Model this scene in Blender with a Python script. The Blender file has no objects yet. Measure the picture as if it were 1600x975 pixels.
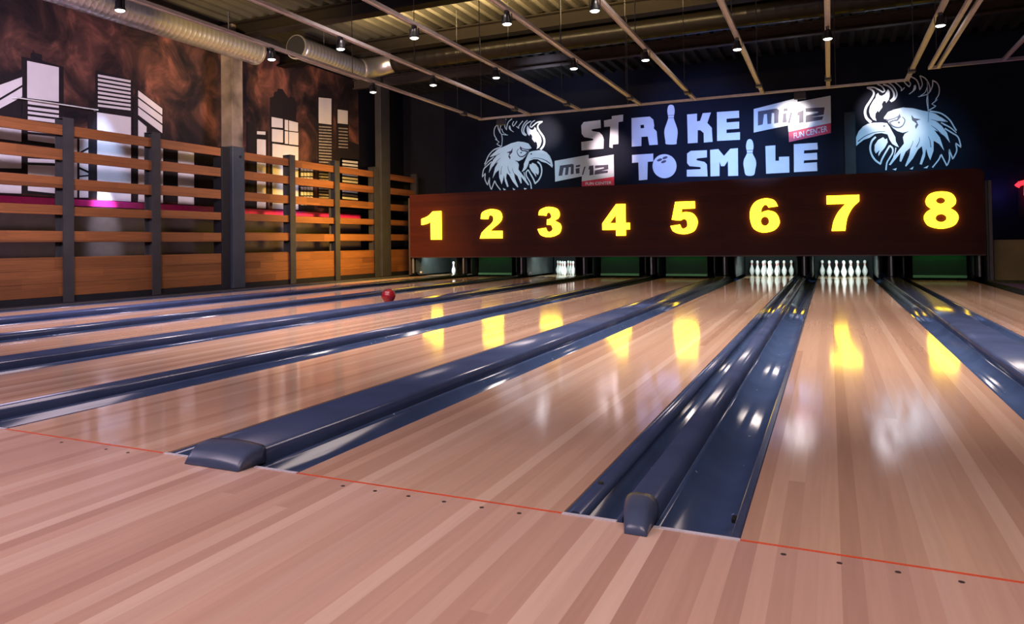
import bpy, bmesh, math, random
from mathutils import Vector, Matrix
from mathutils.geometry import tessellate_polygon
random.seed(4)
scene = bpy.context.scene
COL = scene.collection

# ------------------------------------------------------------------ camera
CAM = Vector((0.2524, -2.434, 0.8775)); YAW, PIT, ROL, FPX = -0.4672, 0.0198, -0.0125, 1205.4063
SX, SY = -111.84, -129.21          # principal point offset of the photo, in pixels
FW = Vector((math.sin(YAW)*math.cos(PIT), math.cos(YAW)*math.cos(PIT), math.sin(PIT)))
R0 = Vector((math.cos(YAW), -math.sin(YAW), 0)); U0 = R0.cross(FW)
RT = math.cos(ROL)*R0 + math.sin(ROL)*U0
UP = -math.sin(ROL)*R0 + math.cos(ROL)*U0
cd = bpy.data.cameras.new('camera'); cam = bpy.data.objects.new('camera', cd); COL.objects.link(cam)
cd.sensor_width = 36; cd.lens = FPX/1600*36; cd.clip_end = 100; cd.shift_x = -SX/1600; cd.shift_y = SY/1600
cam.matrix_world = Matrix(((RT.x, UP.x, -FW.x, CAM.x), (RT.y, UP.y, -FW.y, CAM.y), (RT.z, UP.z, -FW.z, CAM.z), (0, 0, 0, 1)))
scene.camera = cam
scene.view_settings.view_transform = 'Standard'; scene.view_settings.look = 'None'
scene.view_settings.exposure = 0.0; scene.view_settings.gamma = 1.0
scene.view_settings.use_curve_mapping = False

# ------------------------------------------------------------------ world and lights
w = bpy.data.worlds.new('world'); scene.world = w; w.use_nodes = True
w.node_tree.nodes['Background'].inputs[0].default_value = (.45, .4, .6, 1)
w.node_tree.nodes['Background'].inputs[1].default_value = .005

def aim(o, target):
    d = Vector(target) - o.location
    o.rotation_euler = d.to_track_quat('-Z', 'Y').to_euler()
def area(loc, target, sx, sy, col, power, spread=180):
    l = bpy.data.lights.new('unseen_area_light', 'AREA'); l.shape = 'RECTANGLE'; l.size = sx; l.size_y = sy
    l.color = col; l.energy = power; l.spread = math.radians(spread)
    o = bpy.data.objects.new('unseen_area_light', l); COL.objects.link(o); o.location = loc; aim(o, target); return o
def spot(loc, target, col, power, deg, blend=.5, rad=.05):
    l = bpy.data.lights.new('spot_light', 'SPOT'); l.color = col; l.energy = power
    l.spot_size = math.radians(deg); l.spot_blend = blend; l.shadow_soft_size = rad
    o = bpy.data.objects.new('spot_light', l); COL.objects.link(o); o.location = loc; aim(o, target); return o
def point(loc, col, power, rad=.08):
    l = bpy.data.lights.new('small_light', 'POINT'); l.color = col; l.energy = power; l.shadow_soft_size = rad
    o = bpy.data.objects.new('small_light', l); COL.objects.link(o); o.location = loc; return o

# unseen area lights added overhead to brighten the approach and the lanes
area((1.6, -2.2, 3.6), (1.2, .1, 0), 3.5, 1.2, (1, .80, .75), 126)
area((-3.4, -2.2, 3.6), (-2.6, .6, 0), 4.0, 1.2, (1, .77, .86), 150)
area((-8.6, -.6, 3.6), (-8.0, 3.2, 0), 3.5, 1.2, (.86, .70, 1), 112)
for xx, c_ in ((-8.2, (.95, .78, .9)), (-4.6, (1, .80, .78)), (-1.0, (1, .84, .76)), (2.0, (1, .84, .76))):
    area((xx, 2.2, 3.6), (xx, 4.6, 0), 1.6, .5, c_, 74, 100)
    area((xx, 5.6, 5.1), (xx, 6.6, 0), 1.6, .5, c_, 66, 90)
    area((xx, 9.2, 5.1), (xx, 11.0, 0), 1.6, .5, c_, 46, 80)
# floods on the slogan wall
def wall_spot(px, py, src, col, power, deg, blend=1, rad=.06):
    d = FW*FPX + RT*(px-800-SX) - UP*(py-487.5-SY); t = (19.3-CAM.y)/d.y; q = CAM+d*t
    spot(src, q, col, power, deg, blend, rad)
wall_spot(852, 208, (-7.6, 16.8, 4.6), (1, .90, .88), 600, 26)
wall_spot(955, 240, (-5.9, 16.8, 4.5), (1, .80, .84), 650, 30)
wall_spot(1238, 185, (-.6, 16.8, 4.7), (1, .88, .80), 650, 24)
wall_spot(1372, 170, (1.6, 16.8, 4.7), (1, .93, .97), 560, 24)
wall_spot(1402, 205, (1.7, 16.8, 4.3), (.9, .95, 1), 260, 30)
wall_spot(1080, 225, (-3.3, 13.1, 3.5), (.24, .38, 1), 1700, 42)
wall_spot(1190, 250, (-1.0, 13.1, 3.5), (.22, .44, 1), 1500, 36)
wall_spot(1410, 240, (1.4, 13.1, 3.5), (.24, .60, 1), 1000, 32)
wall_spot(820, 250, (-6.5, 13.1, 3.5), (.38, .72, 1), 800, 32)
# bluish spots on the skyline mural
spot((-11.40, 7.55, 4.3), (-12.0, 7.75, 2.1), (.48, .66, 1), 420, 38, 1, .05)
spot((-11.25, 7.6, 3.5), (-12.0, 7.7, 1.0), (.75, .85, 1), 2200, 22, 1, .05)
spot((-11.40, 13.1, 4.1), (-12.0, 13.3, 2.1), (.55, .72, 1), 260, 34, 1, .05)
spot((-11.25, 13.1, 3.4), (-12.0, 13.25, 1.0), (.75, .85, 1), 1500, 18, 1, .05)
area((-7.4, 2.8, 3.3), (-12.0, 7.0, 3.3), 1.5, .4, (.92, .78, 1), 170, 120)
area((-7.0, 9.6, 3.3), (-12.0, 12.8, 3.3), 1.5, .4, (1, .78, .80), 110, 120)
# warm light on the wooden fence, the ducts and the roof deck
area((-7.8, 12.8, 2.6), (-11.1, 14.6, .9), .8, .3, (1, .60, .12), 190, 100)
area((-8.5, 5.0, 3.0), (-11.1, 7.0, .9), .8, .3, (1, .60, .42), 8)
area((-5.0, 11.2, 5.05), (-5.0, 11.75, 5.9), 7.0, .08, (1, .68, .28), 520, 125)
spot((-6.0, 15.6, 4.6), (-6.4, 18.0, 5.8), (.6, .7, 1), 260, 80, 1, .2)
spot((-8.2, 6.6, 3.9), (-10.4, 10.0, 5.1), (1, .64, .16), 1500, 75, 1, .1)

# ------------------------------------------------------------------ helpers
def ray(px, py):
    return FW*FPX + RT*(px-800-SX) - UP*(py-487.5-SY)
def on_y(px, py, Y):
    d = ray(px, py); t = (Y-CAM.y)/d.y; p = CAM+d*t; return (p.x, p.z)
def on_x(px, py, X):
    d = ray(px, py); t = (X-CAM.x)/d.x; p = CAM+d*t; return (p.y, p.z)

MATS = {}
def mat(name, col, rough=.5, metal=0, emit=None, es=0, var=.12, scale=8, bump=0, coat=0, stretch=(1, 1, 1), spec=.5):
    if name in MATS: return MATS[name]
    m = bpy.data.materials.new(name); m.use_nodes = True; nt = m.node_tree; b = nt.nodes['Principled BSDF']
    b.inputs['Roughness'].default_value = rough; b.inputs['Metallic'].default_value = metal
    b.inputs['Specular IOR Level'].default_value = spec
    b.inputs['Coat Weight'].default_value = coat
    tc = nt.nodes.new('ShaderNodeTexCoord'); mp = nt.nodes.new('ShaderNodeMapping'); mp.inputs['Scale'].default_value = stretch
    nz = nt.nodes.new('ShaderNodeTexNoise'); nz.inputs['Scale'].default_value = scale; nz.inputs['Detail'].default_value = 4
    nt.links.new(tc.outputs['Object'], mp.inputs[0]); nt.links.new(mp.outputs[0], nz.inputs[0])
    rp = nt.nodes.new('ShaderNodeValToRGB')
    rp.color_ramp.elements[0].position = .3; rp.color_ramp.elements[1].position = .7
    rp.color_ramp.elements[0].color = tuple(c*(1-var) for c in col)+(1,); rp.color_ramp.elements[1].color = tuple(min(1, c*(1+var)) for c in col)+(1,)
    nt.links.new(nz.outputs[0], rp.inputs[0]); nt.links.new(rp.outputs[0], b.inputs['Base Color'])
    if emit:
        b.inputs['Emission Color'].default_value = tuple(emit)+(1,); b.inputs['Emission Strength'].default_value = es
    if bump:
        bp = nt.nodes.new('ShaderNodeBump'); bp.inputs['Strength'].default_value = bump; bp.inputs['Distance'].default_value = .01
        nt.links.new(nz.outputs[0], bp.inputs['Height']); nt.links.new(bp.outputs[0], b.inputs['Normal'])
    MATS[name] = m; return m

def nd(nt, t, **k):
    n = nt.nodes.new(t)
    for a, v in k.items(): setattr(n, a, v)
    return n
def math_(nt, op, a, b=None):
    n = nt.nodes.new('ShaderNodeMath'); n.operation = op
    for i, v in enumerate((a, b)):
        if v is None: continue
        if isinstance(v, (int, float)): n.inputs[i].default_value = v
        else: nt.links.new(v, n.inputs[i])
    return n.outputs[0]

def plank_mat(name, wd, ln, cols, rough, across='X', along='Y', grain=.05, off=0.0, coat=0, gap=0.0):
    m = bpy.data.materials.new(name); m.use_nodes = True; nt = m.node_tree; b = nt.nodes['Principled BSDF']
    tc = nd(nt, 'ShaderNodeTexCoord'); geo = nd(nt, 'ShaderNodeNewGeometry')
    sp = nd(nt, 'ShaderNodeSeparateXYZ'); nt.links.new(geo.outputs['Position'], sp.inputs[0])
    xa = math_(nt, 'DIVIDE', math_(nt, 'ADD', sp.outputs[across], 50+off), wd)
    ix = math_(nt, 'FLOOR', xa)
    wn0 = nd(nt, 'ShaderNodeTexWhiteNoise', noise_dimensions='1D'); nt.links.new(ix, wn0.inputs['W'])
    iy = math_(nt, 'FLOOR', math_(nt, 'ADD', math_(nt, 'DIVIDE', sp.outputs[along], ln), math_(nt, 'MULTIPLY', wn0.outputs[0], 7.3)))
    cb = nd(nt, 'ShaderNodeCombineXYZ'); nt.links.new(ix, cb.inputs[0]); nt.links.new(iy, cb.inputs[1])
    wn = nd(nt, 'ShaderNodeTexWhiteNoise', noise_dimensions='3D'); nt.links.new(cb.outputs[0], wn.inputs[0])
    rp = nd(nt, 'ShaderNodeValToRGB')
    el = rp.color_ramp.elements
    while len(el) < len(cols): el.new(.5)
    for i, c in enumerate(cols): el[i].position = i/(len(cols)-1); el[i].color = tuple(c)+(1,)
    nt.links.new(wn.outputs['Value'], rp.inputs[0])
    cb2 = nd(nt, 'ShaderNodeCombineXYZ')
    nt.links.new(math_(nt, 'MULTIPLY', sp.outputs[across], 60), cb2.inputs[0]); nt.links.new(math_(nt, 'MULTIPLY', sp.outputs[along], 2.2), cb2.inputs[1])
    nt.links.new(math_(nt, 'MULTIPLY', wn.outputs[0], 30), cb2.inputs[2])
    nz = nd(nt, 'ShaderNodeTexNoise'); nz.inputs['Scale'].default_value = 1; nz.inputs['Detail'].default_value = 3
    nt.links.new(cb2.outputs[0], nz.inputs[0])
    f = math_(nt, 'ADD', math_(nt, 'MULTIPLY', math_(nt, 'SUBTRACT', nz.outputs[0], .5), grain*4), 1.0)
    if gap:
        fr = math_(nt, 'FRACT', xa)
        g = math_(nt, 'GREATER_THAN', fr, gap)
        f = math_(nt, 'MULTIPLY', f, math_(nt, 'ADD', math_(nt, 'MULTIPLY', g, .55), .45))
    mx = nd(nt, 'ShaderNodeVectorMath', operation='SCALE'); nt.links.new(rp.outputs[0], mx.inputs[0]); nt.links.new(f, mx.inputs['Scale'])
    nt.links.new(mx.outputs[0], b.inputs['Base Color'])
    b.inputs['Roughness'].default_value = rough; b.inputs['Coat Weight'].default_value = coat
    MATS[name] = m; return m

M_lane = plank_mat('lane_boards', .0533, 30, [(.50, .30, .21), (.66, .43, .31), (.56, .35, .25), (.76, .54, .41)], .085, coat=0)
M_appr = plank_mat('approach_boards', .0533, 14, [(.49, .28, .22), (.65, .41, .32), (.55, .33, .26), (.75, .52, .42)], .26)
M_fence = plank_mat('fence_boards', .155, 1.4, [(.11, .036, .012), (.20, .070, .022), (.15, .052, .016)], .55, across='Z', along='Y', grain=.22, gap=.03, off=-.03)
M_mask = plank_mat('mask_boards', .14, 2.5, [(.040, .006, .003), (.058, .009, .004), (.048, .0072, .0035)], .55, across='Z', along='X', grain=.2, gap=.03)

M_mask.node_tree.nodes['Principled BSDF'].inputs['Specular IOR Level'].default_value = .2
def mk(name, bm, m, parent=None, smooth=False):
    me = bpy.data.meshes.new(name); bmesh.ops.recalc_face_normals(bm, faces=bm.faces); bm.to_mesh(me); bm.free()
    if smooth:
        for p in me.polygons: p.use_smooth = True
    for mm in (m if isinstance(m, (list, tuple)) else [m]): me.materials.append(mm)
    o = bpy.data.objects.new(name, me); COL.objects.link(o)
    if parent: o.parent = parent
    return o
def tag(o, label=None, cat=None, group=None, kind=None):
    if label: o['label'] = label
    if cat: o['category'] = cat
    if group: o['group'] = group
    if kind: o['kind'] = kind
    return o
def empty(name, loc, label, cat, group=None):
    o = bpy.data.objects.new(name, None); COL.objects.link(o); o.location = loc; o.empty_display_size = .1
    return tag(o, label, cat, group)
def local(bm, root):
    bmesh.ops.translate(bm, verts=bm.verts, vec=-root.location); return bm
def box(bm, x0, x1, y0, y1, z0, z1):
    v = [bm.verts.new((x, y, z)) for x in (x0, x1) for y in (y0, y1) for z in (z0, z1)]
    for f in ((0, 1, 3, 2), (4, 6, 7, 5), (0, 4, 5, 1), (2, 3, 7, 6), (0, 2, 6, 4), (1, 5, 7, 3)): bm.faces.new([v[i] for i in f])
    return bm
def bev(bm, r, seg=2):
    bmesh.ops.recalc_face_normals(bm, faces=bm.faces)
    bmesh.ops.bevel(bm, geom=list(bm.edges), offset=r, segments=seg, profile=.5, affect='EDGES'); return bm
def bx(*a, r=0):
    bm = box(bmesh.new(), *a)
    return bev(bm, r) if r else bm
def tube(bm, p0, p1, r, n=16, cap=True):
    p0, p1 = Vector(p0), Vector(p1); d = (p1-p0).normalized(); a = d.orthogonal().normalized(); b = d.cross(a)
    rs = [[bm.verts.new(p+r*(math.cos(2*math.pi*i/n)*a+math.sin(2*math.pi*i/n)*b)) for i in range(n)] for p in (p0, p1)]
    for i in range(n): bm.faces.new((rs[0][i], rs[0][(i+1) % n], rs[1][(i+1) % n], rs[1][i]))
    if cap: bm.faces.new(rs[0]); bm.faces.new(rs[1])
    return bm
def sweep(bm, pts, r, n=12, cap=True):
    pts = [Vector(p) for p in pts]; rs = []; up = None
    for i, p in enumerate(pts):
        d = (pts[min(i+1, len(pts)-1)]-pts[max(i-1, 0)]).normalized()
        a = d.orthogonal().normalized() if up is None else (up-d*up.dot(d)).normalized()
        up = a; b = d.cross(a); rr = r[i] if isinstance(r, (list, tuple)) else r
        rs.append([bm.verts.new(p+rr*(math.cos(2*math.pi*k/n)*a+math.sin(2*math.pi*k/n)*b)) for k in range(n)])
    for A, B in zip(rs, rs[1:]):
        for k in range(n): bm.faces.new((A[k], A[(k+1) % n], B[(k+1) % n], B[k]))
    if cap: bm.faces.new(rs[0]); bm.faces.new(rs[-1])
    return bm
def lathe(bm, prof, c=(0, 0, 0), n=20, axis='Z'):
    rs = []
    for r, z in prof:
        ring = []
        for k in range(n):
            a = 2*math.pi*k/n; x, y = r*math.cos(a), r*math.sin(a)
            ring.append(bm.verts.new((c[0]+x, c[1]+y, c[2]+z) if axis == 'Z' else (c[0]+x, c[1]+z, c[2]+y)))
        rs.append(ring)
    for A, B in zip(rs, rs[1:]):
        for k in range(n): bm.faces.new((A[k], A[(k+1) % n], B[(k+1) % n], B[k]))
    bm.faces.new(rs[0]); bm.faces.new(rs[-1]); return bm
def prism_y(bm, prof, y0, y1):
    a = [bm.verts.new((x, y0, z)) for x, z in prof]; b = [bm.verts.new((x, y1, z)) for x, z in prof]; n = len(prof)
    for i in range(n): bm.faces.new((a[i], a[(i+1) % n], b[(i+1) % n], b[i]))
    bm.faces.new(a); bm.faces.new(b); return bm
def flat(bm, loops, fn, d0, d1):
    """loops of (a,b); fn(a,b,depth)->xyz; solid plate between depths d0 and d1"""
    tris = tessellate_polygon([[Vector((a, b, 0)) for a, b in L] for L in loops])
    fl = [p for L in loops for p in L]
    va = [bm.verts.new(fn(a, b, d0)) for a, b in fl]; vb = [bm.verts.new(fn(a, b, d1)) for a, b in fl]
    for t in tris:
        try: bm.faces.new([va[i] for i in t]); bm.faces.new([vb[i] for i in reversed(t)])
        except ValueError: pass
    k = 0
    for L in loops:
        n = len(L)
        for i in range(n):
            try: bm.faces.new((va[k+i], va[k+(i+1) % n], vb[k+(i+1) % n], vb[k+i]))
            except ValueError: pass
        k += n
    return bm
def spl(pts, sub=7, closed=True):
    """smooth path through points; a third element marks a corner"""
    n = len(pts); out = []
    P = [Vector((p[0], p[1])) for p in pts]; C = [len(p) > 2 for p in pts]
    for i in range(n if closed else n-1):
        j = (i+1) % n; a, b = P[i], P[j]
        pa = P[(i-1) % n] if (closed or i > 0) else a; pb = P[(j+1) % n] if (closed or j < n-1) else b
        if C[i] and C[j]: out.append((a.x, a.y)); continue
        ma = (b-a)*.9 if C[i] else (b-pa)/2; mb = (b-a)*.9 if C[j] else (pb-a)/2
        L = (b-a).length
        for m in (ma, mb):
            if m.length > 1.3*L: m.length = 1.3*L
        for k in range(sub):
            t = k/sub; t2, t3 = t*t, t*t*t
            q = (2*t3-3*t2+1)*a+(t3-2*t2+t)*ma+(-2*t3+3*t2)*b+(t3-t2)*mb; out.append((q.x, q.y))
    if not closed: out.append((P[-1].x, P[-1].y))
    return out
def ell(cx, cy, rx, ry, n=20, rot=0):
    c, s = math.cos(rot), math.sin(rot)
    return [(cx+rx*math.cos(t)*c-ry*math.sin(t)*s, cy+rx*math.cos(t)*s+ry*math.sin(t)*c) for t in [2*math.pi*k/n for k in range(n)]]
def ribbon(pts, w0, w1=None):
    """closed loop around an open path, tapering from w0 to w1"""
    w1 = w0 if w1 is None else w1; P = [Vector(p) for p in pts]; L, Rr = [], []
    for i, p in enumerate(P):
        d = (P[min(i+1, len(P)-1)]-P[max(i-1, 0)]).normalized(); nrm = Vector((-d.y, d.x)); ww = (w0+(w1-w0)*i/(len(P)-1))/2
        L.append(tuple(p+nrm*ww)); Rr.append(tuple(p-nrm*ww))
    return L+Rr[::-1]
class Strip(list): pass
def strip(bm, pts, fn, d0, d1):
    n = len(pts)//2; L, Q = pts[:n], pts[n:][::-1]
    V = [[bm.verts.new(fn(p[0], p[1], d)) for p in A_] for A_ in (L, Q) for d in (d0, d1)]
    l0, l1, q0, q1 = V
    for i in range(n-1):
        for a_, b_ in ((l0, q0), (l1, q1), (l0, l1), (q0, q1)): bm.faces.new((a_[i], a_[i+1], b_[i+1], b_[i]))
    for i in (0, n-1): bm.faces.new((l0[i], l1[i], q1[i], q0[i]))
    return bm
def link_copy(o, parent=None):
    c = o.copy(); COL.objects.link(c); c.parent = parent
    for ch in list(o.children): link_copy(ch, c)
    return c

black = mat('black_paint', (.012, .012, .015), .55, spec=0.15)
dkgrey = mat('dark_steel', (.045, .045, .052), .42, spec=0.3, var=.2, scale=3)
navy = mat('navy_plastic', (.042, .058, .122), .17, var=.15, scale=3)
def gutter_mat():
    m = mat('gutter_plastic', (.038, .062, .135), .12, var=.15, scale=3)
    nt = m.node_tree; b = nt.nodes['Principled BSDF']; old = b.inputs['Base Color'].links[0].from_socket
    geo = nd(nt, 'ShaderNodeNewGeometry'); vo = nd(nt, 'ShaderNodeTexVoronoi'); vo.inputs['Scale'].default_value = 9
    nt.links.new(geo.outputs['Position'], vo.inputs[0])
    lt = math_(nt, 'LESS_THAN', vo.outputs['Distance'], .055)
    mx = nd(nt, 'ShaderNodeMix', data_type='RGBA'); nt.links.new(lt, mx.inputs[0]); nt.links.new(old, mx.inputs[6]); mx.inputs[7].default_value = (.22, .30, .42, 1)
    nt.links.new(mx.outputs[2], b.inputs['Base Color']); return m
gutm = gutter_mat()

# ------------------------------------------------------------------ room shell
XL, XR, YB, YF, ZC = -12.0, 8.5, 19.3, -6.5, 5.8
LW = 1.066; WN, WW = .5409, .6997
lane_x = {}
x = 0.0
lane_x[7] = 0.0; lane_x[8] = LW+WW; lane_x[6] = -WN-LW; lane_x[5] = lane_x[6]-WW-LW
lane_x[4] = lane_x[5]-WN-LW; lane_x[3] = lane_x[4]-WW-LW; lane_x[2] = lane_x[3]-WN-LW; lane_x[1] = lane_x[2]-WW-LW
GL, GR = lane_x[1]-.25, lane_x[8]+LW+.25
YM = 16.6
fl = mk('floor', box(box(bmesh.new(), XL, XR, YF, -.012, -.2, 0), XL, XR, -.012, -.004, -.2, -.03), M_appr); tag(fl, kind='structure')
tag(mk('floor', bx(XL, XR, YF, YB, -.45, -.22), black), kind='structure')
m_side = mat('side_floor', (.035, .05, .045), .5, scale=2)
tag(mk('floor', bx(GR+.06, XR, 0, YB, -.22, 0), m_side), kind='structure')
tag(mk('floor', bx(XL, GL-.06, 0, YB, -.22, .0), black), kind='structure')
m_wallb = mat('back_wall_paint', (.008, .009, .018), .55, spec=0.06, var=.25, scale=1.2)
m_walld = mat('dark_wall_paint', (.007, .007, .012), .5, spec=0.06, var=.2, scale=1)
tag(mk('wall_back', bx(XL-.2, XR+.2, YB, YB+.2, -.45, ZC+.3), m_wallb), kind='structure')
tag(mk('wall_left', bx(XL-.2, XL, YF, YB, -.45, ZC+.3), m_walld), kind='structure')
tag(mk('wall_right', bx(XR, XR+.2, YF, YB, -.45, ZC+.3), m_walld), kind='structure')
tag(mk('wall_front', bx(XL-.2, XR+.2, YF-.2, YF, -.45, ZC+.3), m_walld), kind='structure')
# corrugated roof deck, ribs running down the room
m_deck = mat('galvanised_deck', (.04, .038, .034), .55, spec=0.1, metal=.0, var=.15, scale=2)
bm = bmesh.new(); prof = []; xx = XL
while xx < XR:
    prof += [(xx, ZC), (xx+.14, ZC), (xx+.17, ZC-.11), (xx+.27, ZC-.11)]; xx += .30
va = [bm.verts.new((a, YF, b)) for a, b in prof]; vb = [bm.verts.new((a, YB, b)) for a, b in prof]
for i in range(len(prof)-1): bm.faces.new((va[i], va[i+1], vb[i+1], vb[i]))
box(bm, XL-.2, XR+.2, YF-.2, YB+.2, ZC+.04, ZC+.3)
tag(mk('ceiling', bm, m_deck), kind='structure')
m_beam = mat('beam_paint', (.010, .008, .007), .5, spec=0.1)
m_beam2 = mat('pale_beam_paint', (.05, .04, .035), .5, spec=0.15)
def ibeam(y0, w, z0, m, label):
    bm = bmesh.new(); z1 = ZC-.115
    box(bm, XL+.01, XR-.01, y0, y0+w, z0, z0+.03); box(bm, XL+.01, XR-.01, y0+w/2-.012, y0+w/2+.012, z0+.03, z1-.03); box(bm, XL+.01, XR-.01, y0, y0+w, z1-.03, z1)
    tag(mk('roof_beam', bm, m), label, 'beam', 'roof beams')
ibeam(10.22, .3, 5.38, m_beam, 'dark steel roof beam nearest the camera, in front of the warm lit deck')
ibeam(12.85, .3, 5.38, m_beam, 'dark steel roof beam at the far edge of the warm lit deck')
ibeam(16.3, .18, 5.40, m_beam2, 'thin paler steel roof beam behind the black cross duct')
# back wall bits
tag(mk('trim_1', bx(-12.28, -10.5, YB-.03, YB, 0, ZC-.12), mat('grey_wall_panel', (.013, .013, .020), .6, spec=0.06)), kind='structure')
tag(mk('trim_2', bx(.62, .88, YB-.14, YB, 2.2, 4.05, r=.02), mat('grey_pilaster', (.035, .035, .04), .5, spec=0.1)), kind='structure')
tag(mk('wall_divider', bx(3.28, 8.4, 17.0, 17.2, 0, .83), mat('tan_board', (.30, .20, .07), .5, var=.2, scale=2)), 'low tan board partition at the right of the numbered panel', 'partition')

# ------------------------------------------------------------------ lanes
NW_ = dict(zip(range(1, 9), 'one two three four five six seven eight'.split()))
m_deckend = mat('pin_deck', (.30, .19, .10), .12)
m_red = mat('foul_red', (.75, .10, .04), .4, emit=None)
for i in range(1, 9):
    x0 = lane_x[i]
    side = {7: 'wide view straight ahead of the camera', 8: 'at the far right edge of the photo'}.get(i, '')
    r = empty('bowling_lane', (x0+LW/2, 0, 0), f'glossy maple bowling lane running to the number {NW_[i]} on the dark panel', 'bowling lane', 'bowling lanes')
    mk('lane_bed', local(bx(x0, x0+LW, 0, YM, -.18, 0), r), M_lane, r)
    mk('pin_deck', local(bx(x0, x0+LW, YM, 18.85, -.18, 0), r), m_deckend, r)
    o = mk('foul_line', local(bx(x0, x0+LW, -.011, -.001, -.02, .0012), r), m_red, r)
m_strip = mat('white_strip', (.62, .60, .68), .4)

def gutter_prof(xa, xb, depth=.07):
    n = 22; top = []
    for k in range(n+1):
        t = k/n; top.append((xa+(xb-xa)*t, -.006-depth*(1-abs(2*t-1)**2.2)))
    return top+[(xb, -.12), (xa, -.12)]
def gutter_set(xa, xb, kind, label, cap_w=.3, capoff=0, rails=False, ends=True):
    c = (xa+xb)/2+capoff
    r = empty('gutter_divider' if kind != 'side' else 'side_gutter', (c, 0, 0), label, 'gutter', 'gutter dividers')
    def chan(a, b):
        bm = prism_y(bmesh.new(), gutter_prof(a, b), .002, 18.8)
        mk('gutter_channel', local(bm, r), gutm, r, smooth=False)
        o = r.children[-1]
        for p in o.data.polygons: p.use_smooth = len(p.vertices) == 4
        return o
    if kind == 'side':
        chan(xa+.002, xb-.002)
        mk('end_strip', local(bx(xa, xb, -.011, .001, -.03, .0025), r), m_strip, r); return
    hw = cap_w/2; L, Rr = c-hw, c+hw
    chan(xa+.002, L-.002); chan(Rr+.002, xb-.002)
    h = .062 if kind == 'wide' else .060
    def cprof(s=1.0, hh=None):
        hh = h if hh is None else hh
        pts = []
        n = 10
        pts.append((c-hw*s, -.09))
        rr = min(.022, hw*.6) if kind == 'wide' else hw*.75*s
        for k in range(6):
            a = math.pi-k/5*math.pi/2; pts.append((c-(hw*s-rr)+rr*math.cos(a), hh-rr*.9+rr*.9*math.sin(a)))
        if kind == 'wide':
            for k in range(1, 6): t = k/6; pts.append((c-(hw*s-rr)+t*2*(hw*s-rr), hh+.008*math.sin(math.pi*t)))
        for k in range(6):
            a = math.pi/2-k/5*math.pi/2; pts.append((c+(hw*s-rr)+rr*math.cos(a), hh-rr*.9+rr*.9*math.sin(a)))
        pts.append((c+hw*s, -.09)); return pts
    bm = prism_y(bmesh.new(), cprof(), .058 if kind == 'wide' else .088, YM+.05)
    o = mk('divider_cap', local(bm, r), navy, r)
    for p in o.data.polygons: p.use_smooth = len(p.vertices) == 4
    # end cap curving down over the foul line
    bm = bmesh.new(); rows = []
    N = 9
    for k in range(N+1):
        t = k/N; yy = (.06-.155*t**.8) if kind == 'wide' else (.09-.19*t**.8); hh = (h+.010)*max(0, 1-t**2.6)**.62
        base = -.018 if yy > 0 else .001
        pr = cprof(1.03-(.08 if kind == 'wide' else .40)*t, max(hh, .018)); pr = [(a+(+.022*t if kind != 'wide' else 0), max(b, .0012)) for a, b in pr]
        rows.append([bm.verts.new((a, yy, b if b < .0013 else b)) for a, b in pr])
    for A, B in zip(rows, rows[1:]):
        for k in range(len(A)): bm.faces.new((A[k], A[(k+1) % len(A)], B[(k+1) % len(A)], B[k]))
    bm.faces.new(rows[0]); bm.faces.new(rows[-1])
    o = mk('end_cap', local(bm, r), mat('end_cap_plastic', (.06, .08, .15), .28, var=.1), r, smooth=True)
    for a, b in ((xa, L-.004), (Rr+.004, xb)):
        mk('end_strip', local(bx(a, b, -.016, .001, -.03, .0025), r), m_strip, r)
    if rails:
        def rail(xc, rad):
            bm = tube(bmesh.new(), (xc, .02, -.022), (xc, 16.5, -.022), rad, 14); q = mk('bumper_rail', local(bm, r), navy, r)
            for p in q.data.polygons: p.use_smooth = len(p.vertices) == 4
            bm = tube(bmesh.new(), (xc, .335, .0), (xc, .335, .012), .010, 12); mk('rail_bolt', local(bm, r), dkgrey, q)
        rail(xa+.034, .026)
        q = mk('edge_rim', local(bx(xb-.030, xb-.004, .004, 16.5, -.05, -.001, r=.004), r), navy, r)
        mk('rim_clip', local(bx(xb-.046, xb-.031, .19, .225, -.022, -.006, r=.003), r), black, q)
lab = {(1, 2): ('wide', 'wide flat navy gutter divider between the lanes one and two'),
       (2, 3): ('narrow', 'slim gutter divider between the lanes two and three'),
       (3, 4): ('wide', 'wide blue-topped gutter divider between the lanes three and four'),
       (4, 5): ('narrow', 'slim gutter divider between the lanes four and five'),
       (5, 6): ('wide', 'wide navy gutter divider with rounded end cap between the lanes five and six'),
       (6, 7): ('narrow', 'slim divider with two glossy gutters ending bottom centre, between lanes six and seven'),
       (7, 8): ('wide', 'wide glossy gutter divider with yellow reflections between the lanes seven and eight')}
for (a, b), (k, lb) in lab.items():
    gutter_set(lane_x[a]+LW, lane_x[b], k, lb, .295 if k == 'wide' else .105, -.008 if k == 'wide' else -.036, rails=(k == 'narrow'))
gutter_set(GL, lane_x[1], 'side', 'single dark gutter along the left of lane one, beside the wooden fence')
gutter_set(lane_x[8]+LW, GR, 'side', 'single gutter along the outer right side of lane eight')
tag(mk('trim_3', bx(GL-.06, GL, .0, 18.8, -.2, .03, r=.006), dkgrey), kind='structure')
tag(mk('trim_4', bx(GR, GR+.06, .0, YM, -.2, .02, r=.006), dkgrey), kind='structure')

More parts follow.
